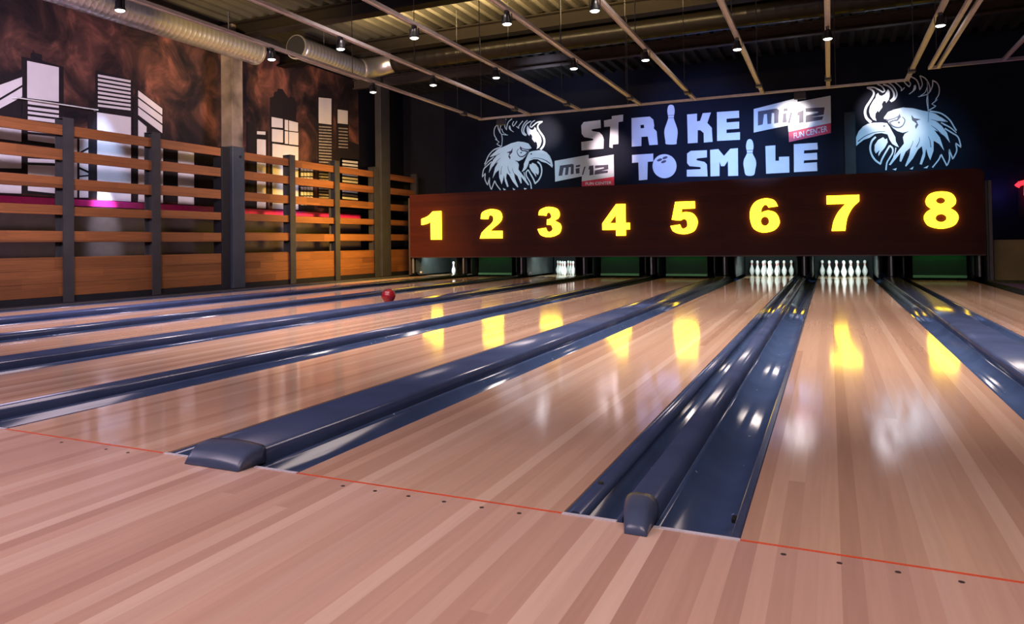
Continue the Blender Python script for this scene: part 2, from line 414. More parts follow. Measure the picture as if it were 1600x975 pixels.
# approach dots
NW = dict(zip(range(1, 9), 'one two three four five six seven eight'.split()))
dots = [(-1.217, 6, 'second'), (-1.080, 6, 'third'), (-.941, 6, 'fourth'), (-.801, 6, 'fifth'), (-.668, 6, 'rightmost'),
        (.119, 7, 'leftmost'), (.258, 7, 'second'), (.395, 7, 'third'), (.535, 7, 'rightmost'),
        (-2.886, 5, 'leftmost'), (-2.595, 5, 'second'), (-2.46, 5, 'rightmost'), (-1.354, 6, 'leftmost')]
for xd, ln, o_ in dots:
    bm = lathe(bmesh.new(), [(.0075, 0), (.0075, .0012), (.006, .0016)], n=12)
    o = mk('approach_dot', bm, mat('dot_brown', (.05, .03, .03), .5)); o.location = (xd, -.067, 0)
    tag(o, f'dark floor dot before lane {NW[ln]} foul line, {o_} of its row', 'floor marker', 'approach dots')

# ------------------------------------------------------------------ masking panel and numbers
mx0, mx1 = -10.31, 3.09
root = empty('masking_panel', (mx0, YM, .56), 'long dark red wooden panel carrying yellow lane numbers 1 to 8 above the pins', 'panel')
L = [(mx0, .532), (mx1, .532), (mx1, 2.20), (mx1-.04, 2.27), (mx1-.12, 2.31), (mx0, 2.285)]
mk('front_panel', local(flat(bmesh.new(), [L], lambda a, b, d: (a, YM+d, b), 0, .05), root), M_mask, root)
mk('lower_trim', local(bx(mx0, mx1, YM-.012, YM+.012, .515, .545, r=.003), root), mat('mask_trim', (.05, .015, .012), .4), root)
for yy in (0, ):
    mk('side_panel', local(bx(mx1+.01, mx1+.05, YM-.02, YM+2.2, 0.0, 2.04, r=.004), root), dkgrey, root)
    mk('side_post', local(bx(mx1+.055, mx1+.12, YM-.0, YM+.1, 0.0, 2.05, r=.006), root), mat('grey_post', (.10, .08, .09), .4), root)
    mk('side_panel', local(bx(mx0-.05, mx0-.005, YM-.0, YM+2.2, 0.03, 2.2, r=.004), root), mat('left_side', (.05, .03, .025), .5), root)
c = 1
DIG = {
 1: [[(.52, 1, c), (.52, 0, c), (.25, 0, c), (.25, .65, c), (.14, .57), (0, .53, c), (0, .74, c), (.18, .84), (.31, 1, c)]],
 2: [[(.03, .68, c), (.09, .90), (.35, 1), (.61, .93), (.69, .74), (.64, .57), (.50, .43), (.36, .31), (.33, .25, c), (.69, .25, c), (.69, 0, c), (0, 0, c), (.06, .19), (.20, .35), (.36, .50), (.43, .62), (.42, .74), (.35, .80), (.28, .77), (.25, .66, c)]],
 3: [[(.03, .74, c), (.09, .91), (.33, 1), (.58, .93), (.66, .76), (.62, .62), (.52, .54), (.66, .44), (.70, .29), (.62, .10), (.35, 0), (.10, .07), (0, .27, c), (.24, .31, c), (.28, .20), (.36, .17), (.44, .22), (.45, .31), (.40, .40), (.28, .41, c), (.29, .58, c), (.40, .62), (.42, .71), (.38, .80), (.32, .82), (.27, .77), (.26, .71, c)]],
 4: [[(.38, 1, c), (.62, 1, c), (.62, .40, c), (.73, .40, c), (.73, .19, c), (.62, .19, c), (.62, 0, c), (.37, 0, c), (.37, .19, c), (0, .19, c), (0, .40, c)], [(.37, .40, c), (.37, .68, c), (.19, .40, c)]],
 5: [[(.14, 1, c), (.65, 1, c), (.65, .78, c), (.31, .78, c), (.29, .65, c), (.42, .68), (.59, .63), (.70, .46), (.70, .27), (.60, .08), (.35, 0), (.09, .08), (0, .26, c), (.25, .30, c), (.29, .19), (.36, .17), (.44, .23), (.45, .34), (.42, .44), (.35, .47), (.26, .42, c), (.04, .45, c)]],
 6: [[(.67, .76, c), (.58, .94), (.37, 1.0), (.15, .91), (.03, .70), (.01, .43), (.07, .16), (.21, .03), (.38, 0), (.58, .07), (.69, .23), (.69, .40), (.61, .57), (.46, .64), (.35, .62), (.27, .57, c), (.29, .71), (.36, .81), (.42, .79), (.45, .73, c)]],
 7: [[(.02, 1, c), (.69, 1, c), (.69, .82, c), (.55, .64), (.44, .36), (.39, 0, c), (.11, 0, c), (.16, .29), (.26, .54), (.41, .76, c), (.02, .76, c)]],
 8: [[(.35, 1), (.56, .95), (.66, .80), (.65, .65), (.55, .54, c), (.67, .43), (.71, .27), (.61, .08), (.35, 0), (.09, .08), (-.01, .27), (.03, .43), (.15, .54, c), (.05, .65), (.04, .80), (.14, .95)]]}
HOL = {6: [ell(.36, .33, .10, .135)], 8: [ell(.35, .755, .10, .085), ell(.35, .285, .12, .11)]}
DX = {1: (-9.938, -9.286), 2: (-8.158, -7.479), 3: (-6.524, -5.855), 4: (-4.822, -4.107), 5: (-3.171, -2.508), 6: (-1.394, -.731), 7: (.186, .86), 8: (2.002, 2.649)}
m_num = mat('number_glow', (.9, .7, .1), .4, emit=(1, .62, .012), es=6.5, var=.05)
m_numside = mat('number_housing', (.25, .18, .02), .4)
pos = {1: 'first at the far left', 8: 'last at the far right'}
for n, loops in DIG.items():
    a0, a1 = DX[n]; Ls = [spl(l) for l in loops]+HOL.get(n, [])
    xs = [p[0] for p in Ls[0]]; mnx, mxx = min(xs), max(xs); z0 = 1.018+.0085*(n-1); z1 = z0+.782-.001*n
    a0 += .02; a1 -= .02
    T = lambda p: (a0+(p[0]-mnx)/(mxx-mnx)*(a1-a0), z0+p[1]*(z1-z0))
    Ls = [[T(p) for p in l] for l in Ls]
    r = empty('lane_number', ((a0+a1)/2, YM-.03, z0), f'glowing yellow lane number {NW_[n]} on the dark red panel', 'number sign', 'illuminated lane numbers')
    mk('number_face', local(flat(bmesh.new(), Ls, lambda a, b, d: (a, YM+d, b), -.055, -.05), r), m_num, r)
    mk('number_body', local(flat(bmesh.new(), Ls, lambda a, b, d: (a, YM+d, b), -.0499, -.005), r), m_num, r)

# ------------------------------------------------------------------ pins and pin bays
def catm(prof, sub=3):
    return spl(prof, sub, closed=False)
PINP = [(.0001, .381), (.012, .3795), (.0235, .370), (.0318, .348), (.0323, .336), (.0285, .315), (.0235, .292), (.0228, .265), (.0260, .235), (.0370, .200), (.0515, .160), (.0602, .128), (.0605, .112), (.0560, .080), (.0440, .040), (.0290, .006), (.0260, 0)]
pp = sorted(catm(PINP), key=lambda q: q[1])
m_pin = mat('pin_white', (.78, .82, .80), .2, var=.04)
m_pinred = mat('pin_red', (.65, .04, .04), .3)
def rad(z):
    for (r0, z0), (r1, z1) in zip(pp, pp[1:]):
        if z0 <= z <= z1: return r0+(r1-r0)*(z-z0)/max(1e-6, z1-z0)
def make_pin():
    r = empty('bowling_pin', (0, 0, 0), 'x', 'bowling pin')
    mk('pin_body', lathe(bmesh.new(), pp, n=20), m_pin, r, True)
    bm = bmesh.new()
    for za in (.262, .292):
        lathe(bm, [(rad(za+.012*k/2)+.0006, za+.012*k/2) for k in range(3)], n=20)
    mk('neck_stripe', bm, m_pinred, r, True)
    return r
proto = make_pin(); first = [True]
PIN = {1: (0, 0), 2: (-.152, .264), 3: (.152, .264), 4: (-.305, .528), 5: (0, .528), 6: (.305, .528), 7: (-.457, .79), 8: (-.152, .79), 9: (.152, .79), 10: (.457, .79)}
NW = dict(zip(range(1, 9), 'one two three four five six seven eight'.split()))
PN = {1: 'the single front pin', 2: 'second row, left', 3: 'second row, right', 4: 'third row, left', 5: 'third row, middle', 6: 'third row, right', 7: 'back row, far left corner', 8: 'back row, inner left', 9: 'back row, inner right', 10: 'back row, far right corner'}
for ln, ids in ((1, (1, 8)), (3, (1, 2, 3, 4, 5, 6, 7, 8, 9)), (6, range(1, 11)), (7, range(1, 11))):
    for k in ids:
        o = proto if first[0] else link_copy(proto); first[0] = False
        o.location = (lane_x[ln]+LW/2+PIN[k][0], 17.90+PIN[k][1], .0)
        o['label'] = (f'white bowling pin on lane {NW[ln]}, {PN[k]}' if ln != 1 else f'white bowling pin on lane one, the {"left" if k == 1 else "right"} of the only two standing')
        o['group'] = f'pins standing on lane {NW[ln]}'
m_kick = mat('kickback_grey', (.035, .042, .042), .3, spec=0.25, var=.2, scale=4)
m_kickl = mat('kickback_strip', (.26, .26, .28), .35, metal=.4)
gaps = [(GL-.05, lane_x[1])]+[(lane_x[a]+LW, lane_x[a+1]) for a in range(1, 8)]+[(lane_x[8]+LW, GR+.05)]
for k, (a, b) in enumerate(gaps):
    cc = (a+b)/2
    where = 'left of lane one' if k == 0 else ('right of lane eight' if k == 8 else f'between lanes {NW[k]} and {NW[k+1]}')
    r = empty('kickback_divider', (cc, YM+.1, 0), f'dark grey pin bay side divider {where}, below the numbered panel', 'divider', 'pin bay dividers')
    hw = .10 if k in (0, 8) else (b-a)/2-.12
    # side plates with a curved front edge
    for s in (-1, 1):
        if k == 0 and s < 0 or k == 8 and s > 0: continue
        xe = cc+s*hw
        prof = [(YM+.16, .56), (YM+.10, .45), (YM+.10, .12), (YM+.18, .04), (YM+.35, .035), (18.8, .035), (18.8, .62), (YM+.16, .62)]
        mk('side_plate', local(flat(bmesh.new(), [prof], lambda p, q, d: (xe+d, p, q), -.012, .012), r), m_kick, r)
    mk('front_strip', local(bx(cc-.018, cc+.018, YM+.07, YM+.12, .08, .56, r=.004), r), m_kickl, r)
    mk('bay_block', local(bx(cc-.06, cc+.06, YM+.2, 18.8, .08, .5, r=.01), r), black, r)
m_curt = mat('pit_curtain_cloth', (.010, .013, .013), .7, spec=0.1)
m_green = mat('sweep_green', (.003, .030, .010), .5, spec=0.2)
m_edge = mat('sweep_edge', (.10, .34, .14), .4)
m_bar = mat('white_bar', (.55, .50, .48), .4)
for i in range(1, 9):
    x0 = lane_x[i]; up = i in (1, 3, 6, 7)
    o = mk('pit_curtain', bx(x0-.1, x0+LW+.1, 18.86, 18.90, -.18, .85, r=.004), m_curt)
    tag(o, f'dark curtain hanging behind the pins of lane {NW[i]}', 'curtain', 'pit curtains')
    r = empty('sweep_board', (x0+LW/2, YM+.25, .0), f'{"raised pale sweep bar above the standing pins" if up else "lowered green lit sweep board closing the pin bay"} of lane {NW[i]}', 'sweep board', 'pin sweeps')
    mk('top_bar', local(bx(x0+.2, x0+LW-.12, YM+.08, YM+.11, .535, .553, r=.003), r), m_bar, r)
    if up:
        mk('sweep_panel', local(bx(x0+.06, x0+LW-.06, YM+.22, YM+.26, .62, .9, r=.004), r), m_green, r)
        l = area((x0+LW/2, YM+.45, .66), (x0+LW/2, 18.3, .1), .8, .12, (.84, 1, .96), 30)
    else:
        mk('sweep_panel', local(bx(x0+.05, x0+LW-.05, YM+.22, YM+.26, .10, .62, r=.004), r), m_green, r)
        mk('lower_edge', local(bx(x0+.05, x0+LW-.05, YM+.18, YM+.24, .045, .10, r=.006), r), m_edge, r)
        l = area((x0+LW/2, YM+.12, .60), (x0+LW/2, YM+.24, .02), .9, .04, (.12, 1, .28), .9)
m_led = mat('green_lamp', (.3, .9, .4), .4, emit=(.15, 1, .25), es=2.2)
for n_, (px, py, lb) in enumerate([(807, 402, 'left of the pair over lane two'), (820, 402, 'right of the pair over lane two'), (983, 402, 'left of the pair over lane four'), (1007, 400, 'right of the pair over lane four'), (1105, 399, 'left of the pair over lane five'), (1117, 399, 'right of the pair over lane five'), (1417, 396, 'leftmost of the three over lane eight'), (1445, 398, 'middle of the three over lane eight'), (1460, 398, 'rightmost of the three over lane eight')]):
    a, b = on_y(px, py+.8, YM+.05)
    o = mk('indicator_lamp', lathe(bmesh.new(), [(.001, -.012), (.018, -.012), (.02, 0), (.018, .012), (.001, .012)], n=10), m_led); o.location = (a, YM+.045, .535)
    tag(o, f'tiny green indicator light under the numbered panel, {lb}', 'indicator light', 'green indicator lights')
for px, py, ln in ((658, 426, 1), (829, 426, 3)):
    a, b = on_y(px, py, YM+.05); o = mk('ball_sensor', bx(-.03, .03, -.02, .02, -.025, .025, r=.008), m_bar); o.location = (a, YM+.05, .11)
    tag(o, f'small white sensor block low at the left of the lane {NW[ln]} pin bay', 'sensor', 'ball sensors')

# ball
r = empty('bowling_ball', (-5.76, 7.70, 0), 'dark red bowling ball rolling down lane 3', 'bowling ball')
bm = bmesh.new(); bmesh.ops.create_icosphere(bm, subdivisions=4, radius=.108); bmesh.ops.translate(bm, verts=bm.verts, vec=(0, 0, .108))
mk('ball_body', bm, mat('ball_red', (.20, .006, .012), .22), r, True)
bm = bmesh.new()
for a, b in ((-.3, 1.1), (.05, 1.18), (-.1, .8)):
    d = Vector((math.sin(a)*math.cos(b), -math.cos(a)*math.cos(b), math.sin(b)))
    tube(bm, Vector((0, 0, .108))+d*.100, Vector((0, 0, .108))+d*.1085, .012, 12)
mk('finger_hole', bm, black, r)

# ------------------------------------------------------------------ wooden fence at the left
XF = -11.1
m_post = mat('post_steel', (.035, .033, .036), .45, spec=0.15, var=.15, scale=3)
m_postb = mat('post_steel_blue', (.028, .034, .048), .45, spec=0.2, var=.15, scale=3)
posts = [(2.6, 3.05, .2), (4.4, 3.05, .2), (6.25, 3.06, .2), (8.13, 3.05, .2), (10.26, 3.03, .62), (12.27, 3.03, .2), (14.13, 3.06, .2), (16.05, 3.06, .2), (18.45, 3.05, .12)]
fr = empty('wooden_fence', (XF, 8, 0), 'orange-brown slatted wooden fence with dark steel posts along the left side', 'fence')
def hpost(yc, top, wd, m, dx=.17):
    bm = bmesh.new(); t = .02
    box(bm, XF-dx, XF-dx+t, yc-wd/2, yc+wd/2, 0, top); box(bm, XF+.02, XF+.02+t, yc-wd/2, yc+wd/2, 0, top)
    box(bm, XF-dx+t, XF+.02, yc-.012, yc+.012, 0, top); box(bm, XF-dx, XF+.04, yc-wd/2, yc+wd/2, top, top+.012)
    return bm
for yc, top, wd in posts:
    if wd > .4: continue
    mk('post', local(hpost(yc, top, wd, m_post), fr), m_post, fr)
rails = [(2.955, 2.784), (2.537, 2.353), (2.074, 1.887), (1.602, 1.445), (1.189, 1.003)]
YP = [p[0] for p in posts]; WP = [p[2] for p in posts]
for k in range(len(posts)-1):
    y0 = YP[k]+WP[k]/2-(.05 if WP[k] < .4 else -.01); y1 = YP[k+1]-WP[k+1]/2+(.05 if WP[k+1] < .4 else -.01)
    if WP[k] < .4: y0 = YP[k]+.014
    if WP[k+1] < .4: y1 = YP[k+1]-.014
    for a, b in rails:
        dz = random.uniform(-.012, .012)
        mk('rail', local(bx(XF-.09, XF-.035, y0, y1, b+dz, a+dz, r=.006), fr), M_fence, fr)
    for q in range(3):
        z0 = .10+q*.217
        mk('bottom_board', local(bx(XF-.09, XF-.04, y0, y1, z0, z0+.214, r=.004), fr), M_fence, fr)
    mk('bottom_rail', local(bx(XF-.10, XF-.03, y0, y1, .0, .095, r=.004), fr), black, fr)
# large columns
r = empty('steel_column', (XF-.1, 10.3, 0), 'thick dark blue-grey steel column in the middle of the fence, pale mottled above', 'column')
mk('lower_shaft', local(bx(XF-.30, XF+.05, 10.20, 10.58, 0, 3.03, r=.012), r), m_postb, r)
mk('upper_shaft', local(bx(XF-.28, XF+.03, 10.22, 10.56, 3.031, ZC-.12, r=.01), r), mat('mottled_concrete', (.12, .095, .085), .7, spec=0.15, var=.6, scale=1.6), r)
mk('rear_plate', local(bx(XF-.26, XF-.02, 9.95, 10.199, 0, 3.0, r=.01), r), black, r)
bm = tube(bmesh.new(), (XF+.05, 10.44, 2.82), (XF+.075, 10.44, 2.82), .03, 14); mk('column_bolt', local(bm, r), black, r)
o = mk('steel_column', bx(XF-.10, XF+.10, 16.22, 16.72, 0, ZC-.12, r=.01), m_post)
tag(o, 'tall plain dark column rising to the roof at the right end of the fence', 'column')
# pink painted ledge and glossy dark panels behind the fence
m_pink = mat('pink_paint', (.80, .03, .28), .4)
r = empty('wall_ledge', (XL+.06, 6, 1.70), 'bright pink painted ledge along the wall behind the fence', 'ledge')
mk('ledge_face', local(bx(XL+.002, XL+.055, .5, 16.6, 1.66, 1.78, r=.006), r), m_pink, r)
o = mk('wall_wainscot', bx(XL+.001, XL+.05, .5, 16.6, 0.0, 1.655), mat('dark_gloss_board', (.05, .035, .035), .28, spec=0.3))
tag(o, 'glossy dark wainscot panel on the wall behind the lower fence boards', 'wall panel')
# ------------------------------------------------------------------ skyline mural
mm = bpy.data.materials.new('mural_paint'); mm.use_nodes = True; nt = mm.node_tree; b = nt.nodes['Principled BSDF']; b.inputs['Roughness'].default_value = .6; b.inputs['Specular IOR Level'].default_value = .1
geo = nd(nt, 'ShaderNodeNewGeometry'); n1 = nd(nt, 'ShaderNodeTexNoise'); n1.inputs['Distortion'].default_value = .6; n1.inputs['Scale'].default_value = 1.15; n1.inputs['Detail'].default_value = 6; n1.inputs['Roughness'].default_value = .6
nt.links.new(geo.outputs['Position'], n1.inputs[0]); rp = nd(nt, 'ShaderNodeValToRGB'); el = rp.color_ramp.elements
el[0].position = .36; el[0].color = (.012, .010, .013, 1); el[1].position = .76; el[1].color = (.30, .11, .08, 1)
e = el.new(.47); e.color = (.030, .018, .019, 1); e = el.new(.58); e.color = (.085, .038, .032, 1)
nt.links.new(n1.outputs[0], rp.inputs[0]); nt.links.new(rp.outputs[0], b.inputs['Base Color'])
mur = empty('skyline_mural', (XL, 8, 1.8), 'reddish-brown cloudy mural of a city skyline with white windowed towers on the left wall', 'mural')
mk('mural_ground', local(bx(XL+.001, XL+.012, .5, 16.6, 1.79, ZC-.12), mur), mm, mur)
m_sil = mat('silhouette_paint', (.018, .014, .017), .6, spec=0.1)
m_win = mat('window_paint', (.60, .56, .60), .6, var=.06, scale=2)
m_win2 = mat('window_paint_grey', (.26, .22, .21), .6, var=.3, scale=12)
PXm = XL
def mpoly(pts, depth):
    return flat(bmesh.new(), [[on_x(px, py, PXm) for px, py in pts]], lambda a, b, d: (XL+d, a, b), .006, depth)
def mcomb(list_of, depth, m, parent, name):
    bm = bmesh.new()
    for pts in list_of:
        flat(bm, [[on_x(px, py, PXm) for px, py in pts]], lambda a, b, d: (XL+d, a, b), .006, depth)
    return mk(name, local(bm, mur), m, parent)
A = lambda pts: [(x_/4.063, 80+y_/4.063) for x_, y_ in pts]
B = lambda pts: [(380+x_/6.092, 100+y_/6.092) for x_, y_ in pts]
def pinkY(px): return 304.5+.052*px if px < 400 else 325.3+(px-400)*.04
def down(pts):   # two top points -> quad down to the foot of the mural
    (x0, y0), (x1, y1) = pts; return [(x0, y0), (x1, y1), (x1, pinkY(x1)), (x0, pinkY(x0))]
def tower(sil, wins, wm=None):
    t = mcomb(sil, .018, m_sil, mur, 'tower')
    if wins: mcomb(wins, .024, wm or m_win, t, 'window_paint')
# tower left edge of frame (slanted roof)
tower([[(-60, 150), (0, 122), (33, 108), (34, 304), (-60, 300)]], [A([(0-300, 320), (135, 165), (135, 215), (-300, 470)]), A([(-300, 490), (135, 230), (135, 290), (-300, 470+30+20)]),
      A([(-200, 465), (130, 497), (130, 575), (-200, 530)]), A([(-200, 640), (130, 660), (130, 745), (-200, 740)]), A([(-200, 830), (130, 850), (130, 905), (-200, 890)])])
# tall tower
rows = [A([(172, a), (368, a+25), (368, a+25+h), (172, a+h)]) for a, h in ((310, 26), (352, 18), (382, 16), (412, 22))]
tower([A([(133, 35), (170, 42), (190, 45), (192, 12), (205, 10), (208, -10), (212, 10), (262, 22), (264, 60), (400, 100), (402, 925), (133, 900)])],
      [A([(168, 62), (368, 103), (368, 322), (168, 298)])]+rows+[A([(172, 492), (362, 512), (362, 530), (172, 512)]), A([(172, 527), (362, 545), (362, 590), (172, 565)]),
       A([(172, 680), (362, 690), (362, 712), (172, 706)]), A([(172, 722), (362, 730), (362, 905), (172, 885)])])
# striped tower
rows = [A([(617, 148+27*k), (824, 186+25.3*k), (824, 200+25.3*k), (617, 163+27*k)]) for k in range(8)]
tower([A([(552, 395), (600, 380), (603, 122), (840, 185), (840, 950), (552, 930)])], rows+[down(A([(612, 388), (826, 420)]))])
# lattice windows beside post
tower([A([(466, 560), (555, 560), (555, 935), (466, 930)])], [A([(500, 555), (555, 560), (555, 610), (500, 640)]), A([(500, 655), (555, 625), (555, 760), (500, 735)]), A([(500, 750), (555, 775), (555, 785), (500, 790)]), A([(500, 800), (555, 795), (555, 930), (500, 930)]), A([(462, 555), (484, 555), (484, 930), (462, 930)])])
# slanted tower
tower([A([(838, 300), (868, 240), (1032, 362), (1034, 560), (1040, 945), (838, 945)])],
      [A([(873, 250), (1025, 365), (1025, 405), (873, 290)]), A([(873, 302), (1025, 415), (1025, 460), (873, 348)]), A([(873, 358), (1025, 472), (1025, 520), (873, 405)]), down(A([(873, 436), (925, 480)])), down(A([(1016, 560), (1030, 570)]))])
tower([[(254, 228), (344, 245), (344, 322), (254, 314)]], [down([(277, 232), (302, 236)])])
# right section
tower([[(384, 190), (398, 190), (400, 204), (418, 205), (418, 330), (384, 328)]], [B([(125, 640), (205, 645), (205, 675), (125, 670)]), down(B([(125, 715), (208, 722)]))])
tower([B([(250, 320), (285, 310), (290, 270), (320, 260), (325, 235), (370, 240), (385, 265), (400, 290), (425, 325), (440, 312), (480, 320), (485, 345), (500, 360), (500, 540), (522, 550), (524, 1370), (250, 1350)])],
      [B([(265, 505), (370, 524), (370, 610), (265, 600)]), B([(390, 530), (421, 536), (421, 634), (390, 628)]), B([(430, 538), (515, 560), (515, 645), (430, 636)]), B([(268, 618), (372, 630), (372, 750), (268, 738)]),
       B([(390, 640), (421, 643), (421, 762), (390, 758)]), B([(430, 645), (518, 655), (518, 775), (430, 764)]), down(B([(272, 758), (518, 790)]))])
rows = [B([(715, 590+28*k), (835, 598+28*k), (835, 611+28*k), (715, 603+28*k)]) for k in range(26)]
rows = [r_ for r_ in rows if max(p[1] for p in r_) < 327]
t = [B([(703, 330), (725, 245), (845, 258), (850, 330), (850, 1380), (703, 1370)])]
tower(t, rows, m_win2); tower([B([(711, 317), (834, 329), (834, 580), (711, 564)])], [B([(713, 319), (833, 331), (833, 578), (713, 563)])])
rows = [B([(902, 605+30*k), (990, 612+30*k), (990, 624+30*k), (902, 617+30*k)]) for k in range(7)]
tower([B([(880, 440), (990, 255), (1000, 445), (1000, 730), (1100, 770), (1100, 1390), (860, 1380), (860, 900), (885, 880)])], rows, m_win2)
tower([B([(892, 431), (991, 444), (991, 577), (892, 566)])], [B([(894, 433), (989, 446), (989, 574), (894, 564)])])
rows = [[(534, 250+5.2*k), (558, 252.5+5.2*k), (558, 255.8+5.2*k), (534, 253.2+5.2*k)] for k in range(14)]
tower([[(531, 247), (560, 250), (560, 333), (531, 331)]], rows)
rows = [[(469+5*j, 262+7.5*k), (473+5*j, 262.5+7.5*k), (473+5*j, 268+7.5*k), (469+5*j, 267.5+7.5*k)] for k in range(8) for j in range(4)]
tower([[(466, 258), (490, 260), (490, 329), (466, 328)]], rows)
o = mk('guy_wire', sweep(bmesh.new(), [(-11.978, 5.88, 3.43), (-11.87, 5.9, 3.43), (-11.85, 7.48, 3.46), (-11.978, 7.5, 3.46)], .012, 8), mat('wire', (.6, .6, .6), .3)); o['label'] = 'thin pale horizontal wire in front of the left skyline mural'; o['category'] = 'wire'

# ------------------------------------------------------------------ slogan wall
def wfn(a, b, d): return (a, YB-d, b)
m_wht = mat('sign_white', (.78, .80, .84), .45, var=.04, scale=3)
m_sdk = mat('sign_dark', (.05, .035, .07), .45)
m_sred = mat('sign_red', (.75, .02, .06), .45)
C2 = lambda pts: [(860+p[0]/6.5, 150+p[1]/6.5)+tuple(p[2:]) for p in pts]
D2 = lambda pts: [(1040+p[0]/5.3333, 120+p[1]/5.3333)+tuple(p[2:]) for p in pts]
def wl(pts): return [on_y(p[0], p[1], YB) for p in pts]
slog = empty('wall_slogan', (-3.2, YB, 2.4), 'large white block lettering reading STRIKE TO SMILE on the dark back wall', 'lettering')
def letter(loops, name='letter', m=None, par=None, d1=.02, d0=.002, lab_=None):
    o = mk(name, local(flat(bmesh.new(), [wl(l) for l in loops], wfn, d0, d1), par if (par and par.type == 'EMPTY') else slog), m or m_wht, par or slog)
    return o
letter([C2([(315, 300), (340, 265), (510, 245), (515, 325), (430, 337), (415, 345), (430, 357), (500, 370), (530, 400), (545, 440), (540, 535), (318, 552), (315, 468), (430, 452), (440, 443), (430, 434), (345, 418), (320, 385)])])
letter([C2([(545, 250), (625, 235), (625, 205), (740, 190), (738, 258), (692, 265), (692, 488), (635, 492), (633, 530), (600, 520), (610, 310), (548, 315)])])
letter([C2([(825, 225), (1010, 210), (1045, 240), (1055, 300), (1050, 330), (1080, 360), (1092, 495), (1005, 500), (990, 412), (925, 415), (925, 508), (828, 515)]), C2([(915, 295), (950, 292), (955, 325), (918, 330)])])
def pinshape(fn, cx, prof):
    l = [(cx-w_, y) for y, w_ in prof]+[(cx+w_, y) for y, w_ in prof[::-1]]
    return letter([fn(spl(l, 3))], 'pin_shape')
p1 = pinshape(C2, 1226, [(92, 14), (110, 30), (150, 37), (185, 33), (215, 28), (240, 31), (280, 45), (330, 62), (370, 68), (420, 63), (460, 56), (490, 50)])
letter([D2([(180, 315), (262, 308), (262, 372), (288, 368), (310, 305), (378, 298), (348, 385), (385, 425), (392, 542), (320, 548), (318, 470), (290, 445), (268, 445), (268, 550), (186, 555)])])
letter([D2([(428, 295), (612, 283), (614, 342), (508, 350), (508, 382), (614, 374), (614, 432), (508, 440), (508, 470), (620, 462), (620, 525), (430, 535)])])
letter([C2([(830, 600), (1045, 585), (1045, 665), (990, 668), (985, 850), (900, 857), (895, 675), (832, 680)])])
bl = letter([C2(ell(1160, 713, 122, 122, 36))], 'ball_shape')
mkh = bmesh.new()
for cx, cy in ((1110, 650), (1165, 628), (1152, 668)): flat(mkh, [wl(C2(ell(cx, cy, 28, 13, 14, -.35)))], wfn, .0205, .024)
mk('finger_mark', local(mkh, slog), m_sdk, bl)
letter([D2([(180, 640), (210, 618), (345, 612), (345, 672), (265, 680), (255, 690), (265, 697), (325, 710), (345, 730), (350, 830), (178, 832), (178, 775), (290, 770), (295, 760), (285, 752), (200, 745), (180, 720)])])
letter([D2([(372, 610), (440, 603), (487, 660), (540, 600), (603, 595), (605, 825), (522, 827), (520, 700), (490, 745), (462, 745), (450, 705), (450, 827), (375, 830)])])
p2 = pinshape(D2, 702, [(522, 10), (540, 24), (575, 31), (600, 29), (630, 23), (650, 28), (690, 48), (730, 53), (770, 46), (820, 32)])
for o_, fn, cx, ys in ((p1, C2, 1226, (196, 222)), (p2, D2, 702, (612, 634))):
    b_ = bmesh.new()
    for yy in ys: flat(b_, [wl(fn([(cx-34 if fn is C2 else cx-27, yy), (cx+34 if fn is C2 else cx+27, yy-2), (cx+34 if fn is C2 else cx+27, yy+2), (cx-34 if fn is C2 else cx-27, yy+4)]))], wfn, .0205, .022)
    mk('neck_line', local(b_, slog), m_sdk, o_)
letter([D2([(832, 578), (915, 572), (915, 700), (945, 700), (945, 668), (1030, 665), (1032, 798), (838, 808)])])
letter([D2([(1068, 562), (1265, 550), (1268, 605), (1155, 614), (1152, 640), (1262, 633), (1265, 690), (1155, 697), (1150, 720), (1262, 712), (1265, 785), (1070, 795)])])

def logo(fn, white, red, darks, txt, label):
    a, b = wl(fn([white[0]]))[0]
    r = empty('logo_sign', (a, YB, b), label, 'logo sign', 'centre logos on the back wall')
    pn = mk('white_panel', local(flat(bmesh.new(), [wl(fn(white))], wfn, .002, .02), r), m_wht, r)
    bm = bmesh.new()
    for d_ in darks: flat(bm, [wl(fn(d_))], wfn, .0205, .024)
    mk('lettering', local(bm, r), m_sdk, pn)
    rb = mk('red_band', local(flat(bmesh.new(), [wl(fn(red))], wfn, .002, .021), r), m_sred, r)
    # FUN CENTER text along the band
    q = wl(fn(red)); ax = Vector(q[3]); bxv = Vector(q[2]); up_ = Vector(q[0])-ax
    cu = bpy.data.curves.new('t', 'FONT'); cu.body = 'FUN CENTER'; cu.size = 1; cu.extrude = 0; cu.offset = .015
    to = bpy.data.objects.new('t', cu); COL.objects.link(to); bpy.context.view_layer.update()
    me = bpy.data.meshes.new_from_object(to.evaluated_get(bpy.context.evaluated_depsgraph_get()))
    bpy.data.objects.remove(to)
    xs = [v.co.x for v in me.vertices]; ys = [v.co.y for v in me.vertices]; x0, x1, y0, y1 = min(xs), max(xs), min(ys), max(ys)
    for v in me.vertices:
        u = .12+.8*(v.co.x-x0)/(x1-x0); t = .22+.56*(v.co.y-y0)/(y1-y0)
        p = ax+(bxv-ax)*u+up_*t; v.co = Vector((p.x, YB-.0225, p.y))-r.location
    me.name = 'band_text'; me.materials.clear(); me.materials.append(m_wht)
    o = bpy.data.objects.new('band_text', me); COL.objects.link(o); o.parent = rb
